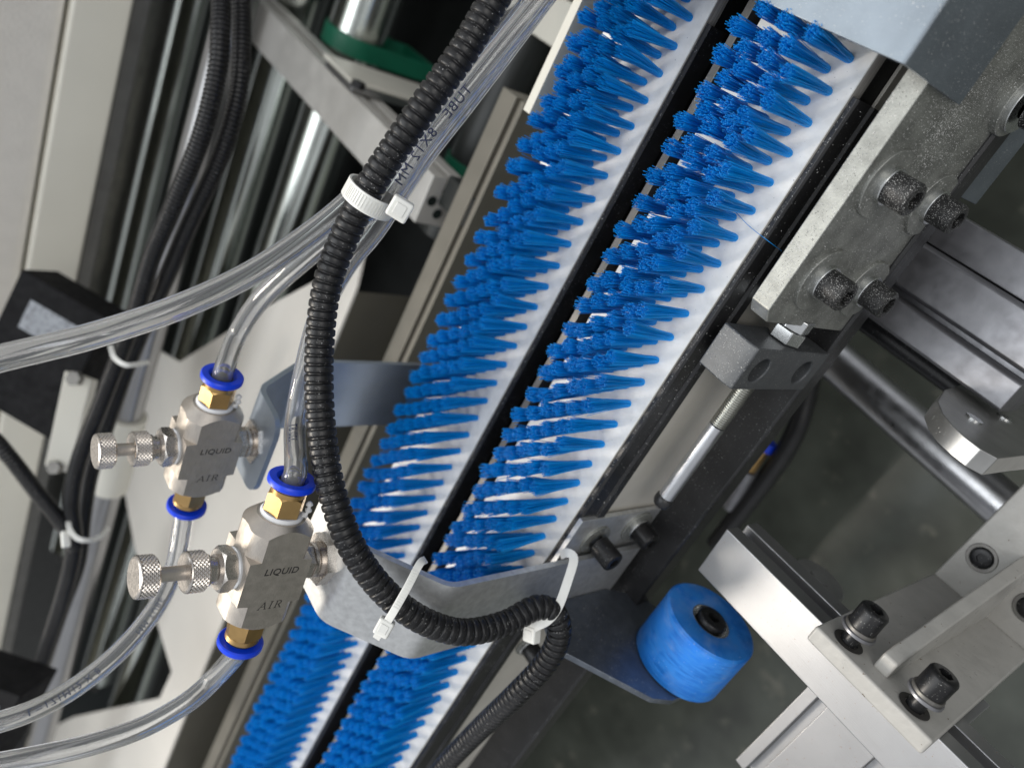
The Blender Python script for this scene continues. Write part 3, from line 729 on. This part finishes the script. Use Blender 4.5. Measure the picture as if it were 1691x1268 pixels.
tie([px(112, 850, d=.625), px(114, 872, d=.612), px(126, 888, d=.608), px(145, 892, d=.612), px(165, 886, d=.63), px(178, 872, d=.65)], None, .0038, .001, 'thin white cable tie where the three thin conduits meet',
    (px(108, 890, d=.612), (1, -.6, 0), (0, 0, 1), fwd), (.013, .006, .005))
# loose bristle lying over the black rail
t = MB().sweep(spline([px(1205, 340, z=.0008), px(1235, 372, z=.0012), px(1268, 398, X=.168), px(1291, 415, X=.166)], .002), .00014, 5).build('loose_bristle', M['bristle'])
tag(t, 'single loose bristle lying across white board and black rail', 'bristle')

# chips and dust
rc = random.Random(11); mb = MB()
def chip(p, nrm):
    nrm = Vector(nrm); a = nrm.orthogonal().normalized(); b = nrm.cross(a); q = rc.uniform(0, 6.28)
    d = a*math.cos(q)+b*math.sin(q); l = rc.choice((.0002, .0003, .0004, .0007)); e = nrm.cross(d)*rc.uniform(.00006, .00014); p = Vector(p)
    h = nrm*rc.uniform(.00008, .0003)
    mb.add([p-d*l/2-e, p+d*l/2-e, p+d*l/2+e+h*.4, p-d*l/2+e, p+h], [(0, 1, 4), (1, 2, 4), (2, 3, 4), (3, 0, 4)])
for i in range(900):
    y = rc.gauss(-.018, .014); z = -.026+rc.gauss(0, .009)-(y+.018)*.25
    if -.08 < z < .003: chip((.1479, y, z), (-1, 0, 0))
for i in range(400): chip((.1479, rc.uniform(-.06, .078), rc.uniform(-.08, .003)), (-1, 0, 0))
for i in range(140): chip((.1706, rc.uniform(-.005, .36), rc.uniform(-.0108, -.0024)), (-1, 0, 0))
for i in range(260): chip((rc.uniform(.1720, .1740), rc.uniform(-.005, .36), -.0011), (0, 0, 1))
for i in range(160): chip((.1722-abs(rc.gauss(0, .008)), rc.uniform(.1, .34), -.0684), (0, 0, 1))
for i in range(260): chip((rc.uniform(.1485, .1575), rc.uniform(-.03, .075), .0051), (0, 0, 1))
for i in range(70): chip((rc.uniform(.149, .1635), rc.uniform(.093, .114), .0013), (0, 0, 1))
for i in range(90): chip((rc.uniform(.2440, .2545), rc.uniform(-.01, .35), -.0404), (0, 0, 1))
for i in range(160): chip((rc.uniform(.2552, .2576), rc.uniform(-.005, .4), -.0011), (0, 0, 1))
for i in range(120): chip((.1649, rc.uniform(.248, .298), rc.uniform(-.02, .07)), (-1, 0, 0))
t = mb.build('dust_chips', M['chips'], smooth=0); tag(t, 'fine pale dust and chips sprinkled over rails and plate', 'dust', kind='stuff')
# ---------------------------------------------------------------- left background
t = root('grooved_profile', 'dull grooved aluminium extrusion along the farther brush', 'extrusion')
MB().prism([(.416, -.06), (.421, -.06), (.421, -.067), (.4265, -.067), (.4265, -.06), (.444, -.06), (.444, -.10), (.416, -.10)], 'y', .085, 1.6).build('extrusion_body', M['olive2'], t, bevel=.0006)
MB().box(.352, .4155, .05, 1.6, -.16, -.135).build('web_plate', M['olive'], t)  # shadow beside the brush is put into the dark colour
poly = [(p.x, p.y) for p in (px(a, b, z=-.03) for a, b in [(435, 510), (296, 598), (250, 572), (222, 650), (203, 800), (221, 900), (283, 1109), (263, 1152), (122, 1183), (20, 1230)])]
poly = [(.474, .275), (px(600, 420, z=-.03).x, px(600, 420, z=-.03).y)]+poly+[(.75, 1.9), (.474, 1.9)]
t = root('sheet_panel', 'pale sunlit sheet metal panel behind the spray valves', 'panel')
MB().prism(poly, 'z', -.0325, -.03).build('panel_top', M['sheet'], t, smooth=0)
MB().box(.4745, .4775, .28, 1.9, -.14, -.0327).build('panel_flange', M['olive'], t, smooth=0)  # shaded side of the pale panel, its shade put into the colour
# cabinet at far left
t = root('cabinet', 'pale grey cabinet with grained paint at the left border', 'cabinet')
MB().prism([(.80, .140), (.806, .1295), (1.3, .1295), (1.3, .9), (.80, .9)], 'y', -.4, 2.6).build('cabinet_wall', M['cab'], t, bevel=.002)
t = root('cabinet_rail', 'smooth beige rail below the grained cabinet', 'rail')
MB().box(.796, 1.25, -.4, 2.6, .079, .1265).build('rail_face', M['beige'], t, bevel=.003)
MB().box(.799, .83, -.4, 2.6, .0645, .0785).build('dark_trim', M['trim'], t, bevel=.001)
t = MB().box(1.36, 1.45, -.4, 2.6, -.40, .0640).build('shade_backing', M['void_shade'], smooth=0)  # solid box, coloured near-black for the shade under the rail
tag(t, 'dark backing box standing in for the shade under the beige cabinet rail', 'recess')
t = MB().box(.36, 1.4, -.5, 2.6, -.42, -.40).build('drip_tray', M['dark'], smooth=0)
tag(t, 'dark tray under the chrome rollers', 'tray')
# chrome rollers
rl = ['chrome roller nearest the cabinet', 'second chrome roller from the cabinet, beside the left conduit', 'third chrome roller from the cabinet, right of the two conduits', 'chrome roller with green belts, nearest the brushes']
Rr = .031
for i, xr in enumerate((1.225, 1.070, .905, .765)):
    t = root('chrome_roller', rl[i], 'roller', 'chrome conveyor rollers')
    MB().cyl((xr, -.35, -.12), (xr, 1.40, -.12), Rr, 40).build('roller_tube', M['chrome'], t)
    MB().cyl((xr, -.39, -.12), (xr, 1.45, -.12), .008, 16).build('axle', M['trim'], t)
    if i == 3: R3 = xr
t = root('thin_shaft', 'thin grey shaft between the beige rail and chrome rollers', 'shaft')
p = px(268, 200, z=-.02)
MB().cyl((p.x-.13, -.3, -.03), (p.x-.13, 1.6, -.03), .008, 20).build('shaft_bar', M['trim'], t)
t = MB().box(1.30, 1.345, -.4, 2.2, -.16, -.05).build('dark_beam', M['trim'], bevel=.004)
tag(t, 'dull grey beam in the dark beyond the chrome rollers', 'beam')
# belts
def belt(y, w, xc, zc, r, zd, label):
    pts = [(xc+r*math.cos(math.radians(a)), zc+r*math.sin(math.radians(a))) for a in range(0, 181, 15)]
    pts += [(xc-r*.9, zd), (xc+r*.9, zd)]
    inn = [(xc+(x-xc)*.93, zc+(z-zc)*.93) for x, z in pts]
    mb = MB(); k = len(pts); vs = []
    for (x, z), (xi, zi) in zip(pts, inn): vs += [(x, y, z), (x, y+w, z), (xi, y+w, zi), (xi, y, zi)]
    fs = []
    for i in range(k):
        for j in range(4):
            q = (j+1) % 4; n2 = (i+1) % k; fs.append((i*4+j, i*4+q, n2*4+q, n2*4+j))
    o = mb.add(vs, fs).build('drive_belt', M['green'], smooth=40)
    return tag(o, label, 'belt', 'green drive belts')
p = px(548, 88, z=-.10)
belt(.146, .018, R3, -.12, Rr+.003, -.20, 'green drive belt wrapped over the chrome roller nearest the brushes')
q = px(470, 8, z=-.10)
belt(.118, .020, .905, -.12, Rr+.004, -.20, 'green drive belt at the top edge above the aluminium cross bar')
q = px(712, 262, z=-.11)
belt(q.y-.012, .026, q.x-.02, -.14, .026, -.36, 'green drive belt end just left of the farther brush')
t = MB().cyl((q.x-.02, q.y-.2, -.14), (q.x-.02, q.y+.06, -.14), .0235, 32).build('drive_drum', M['dark'])
tag(t, 'dark drum carrying the short green belt', 'drum')
# aluminium cross bar and bracket
y0 = .166; zt = -.05
t = root('cross_bar', 'aluminium cross bar running diagonally above the chrome rollers', 'bar')
ym = y0+.020; zm = zt-.017
poly = [(y0, zt-.034), (y0+.040, zt-.034), (y0+.040, zt), (y0, zt), (y0, zm+.004), (y0+.006, zm+.004), (y0+.006, zm-.004), (y0, zm-.004)]
cb = MB().prism(poly, 'x', .464, 1.0).build('bar_body', M['satin'], t, bevel=.0008)
mb = MB()
for (dy, dz) in ((-.0095, 0), (.0095, 0), (0, -.0095), (0, .0095)): mb.cyl((.4638, ym+dy, zm+dz), (.4634, ym+dy, zm+dz), .0042, 12)
mb.cyl((.4638, ym, zm), (.4634, ym, zm), .0022, 12)
mb.build('hole_shade_discs', M['void_shade'], t)  # dark discs on the bar end, painted as the shade in its holes
t = MB().box(.425, .4625, y0-.004, y0+.02, zt-.04, zt-.012).build('end_coupling', M['dark'], bevel=.001)
tag(t, 'dark coupling block at the end of the aluminium cross bar', 'block')
t = root('roller_bracket', 'pale sheet bracket bolted on the cross bar beside the green belt', 'bracket')
p = px(533, 102, z=-.045)
MB().box(p.x-.055, p.x+.003, y0-.012, y0-.008, -.20, -.045).build('bracket_face', M['beige'], t, bevel=.0008)
MB().box(p.x-.055, p.x+.003, y0-.008, y0-.001, -.20, -.049).build('bracket_lip', M['alu'], t, bevel=.0008)
b = px(590, 145, Y=y0-.012)
MB().cyl(b, b-Vector((0, .005, 0)), .006, 6).build('bolt', M['screwclean'], t)
# pale bars behind the end board
for k, (yy, z0, lb) in enumerate(((-.03, -.10, 'upper pale bar behind the thin end board'), (.02, -.12, 'lower pale bar behind the thin end board'))):
    t = MB().box(.352, .62, yy, yy+.034, z0-.04, z0).build('pale_bar', M['beige'], bevel=.002)
    tag(t, lb, 'bar', 'pale bars behind the end board')
# driver box with label
A = px(35, 444, d=.70); B = px(178, 527, d=.70); C_ = px(-60, 690, d=.72)
e1 = B-A; e2 = C_-A; e2 = e2-e1*(e2.dot(e1)/e1.length_squared); e2 = e2.normalized()*.128; e3 = e1.cross(e2).normalized(); 
if e3.dot(Fw) < 0: e3 = -e3
t = root('control_box', 'black box with grey sticker in front of the cabinet', 'box')
MB().hexa(A, e1, e2, e3*.05).build('box_body', M['boxblack'], t, bevel=.0015)
l0 = px(43, 516, d=.6985); l1 = px(92, 494, d=.6985); l3 = px(106, 548, d=.6985)
nn = e3.normalized()
MB().hexa(A+e1*.22+e2*.16-nn*.0006, e1*.95*.62, e2*.22, nn*.0004).build('sticker', M['label'], t)
t = root('control_box', 'second black box with grey sticker at the lower left border', 'box')
A = px(-120, 1098, d=.66); B = px(34, 1150, d=.66)
MB().hexa(A, B-A, e2.normalized()*.09, e3*.05).build('box_body', M['boxblack'], t, bevel=.0015)
MB().hexa(A+(B-A)*.45+e2.normalized()*.015-nn*.0006, (B-A)*.4, e2.normalized()*.032, nn*.0004).build('sticker', M['label'], t)
# rod with collar, mounting bar
t = root('clamp_rod', 'grey rod with a wide pale collar beside the thin conduits', 'rod')
a = px(232, 575, d=.74); b = px(186, 745, d=.80)
d = Vector((0, 1, 0)); c0 = px(206, 700, d=.76)
MB().cyl(c0-d*.45, c0+d*.9, .0135, 24).build('rod_bar', M['alu'], t)
MB().cyl(c0-d*.012, c0+d*.085, .0185, 28).build('collar', M['beige'], t, bevel=.001)
t = root('mounting_bar', 'narrow beige bar with silver bolts in front of the black box', 'bar')
c1 = px(128, 620, d=.66); c2 = px(93, 775, d=.72)
ax = (c2-c1); sd = Vector((1, 0, 0)); wv = Rw-ax*(Rw.dot(ax)/ax.length_squared); wv.normalize()
MB().hexa(c1-wv*.011, ax, wv*.022, Fw*.012).build('bar_body', M['beige'], t, bevel=.001)
for k in (.03, .97):
    c = c1+ax*k-Fw*.003
    MB().cyl(c+Fw*.003, c-Fw*.004, .0065, 6).build('bolt', M['dullsteel'], t)
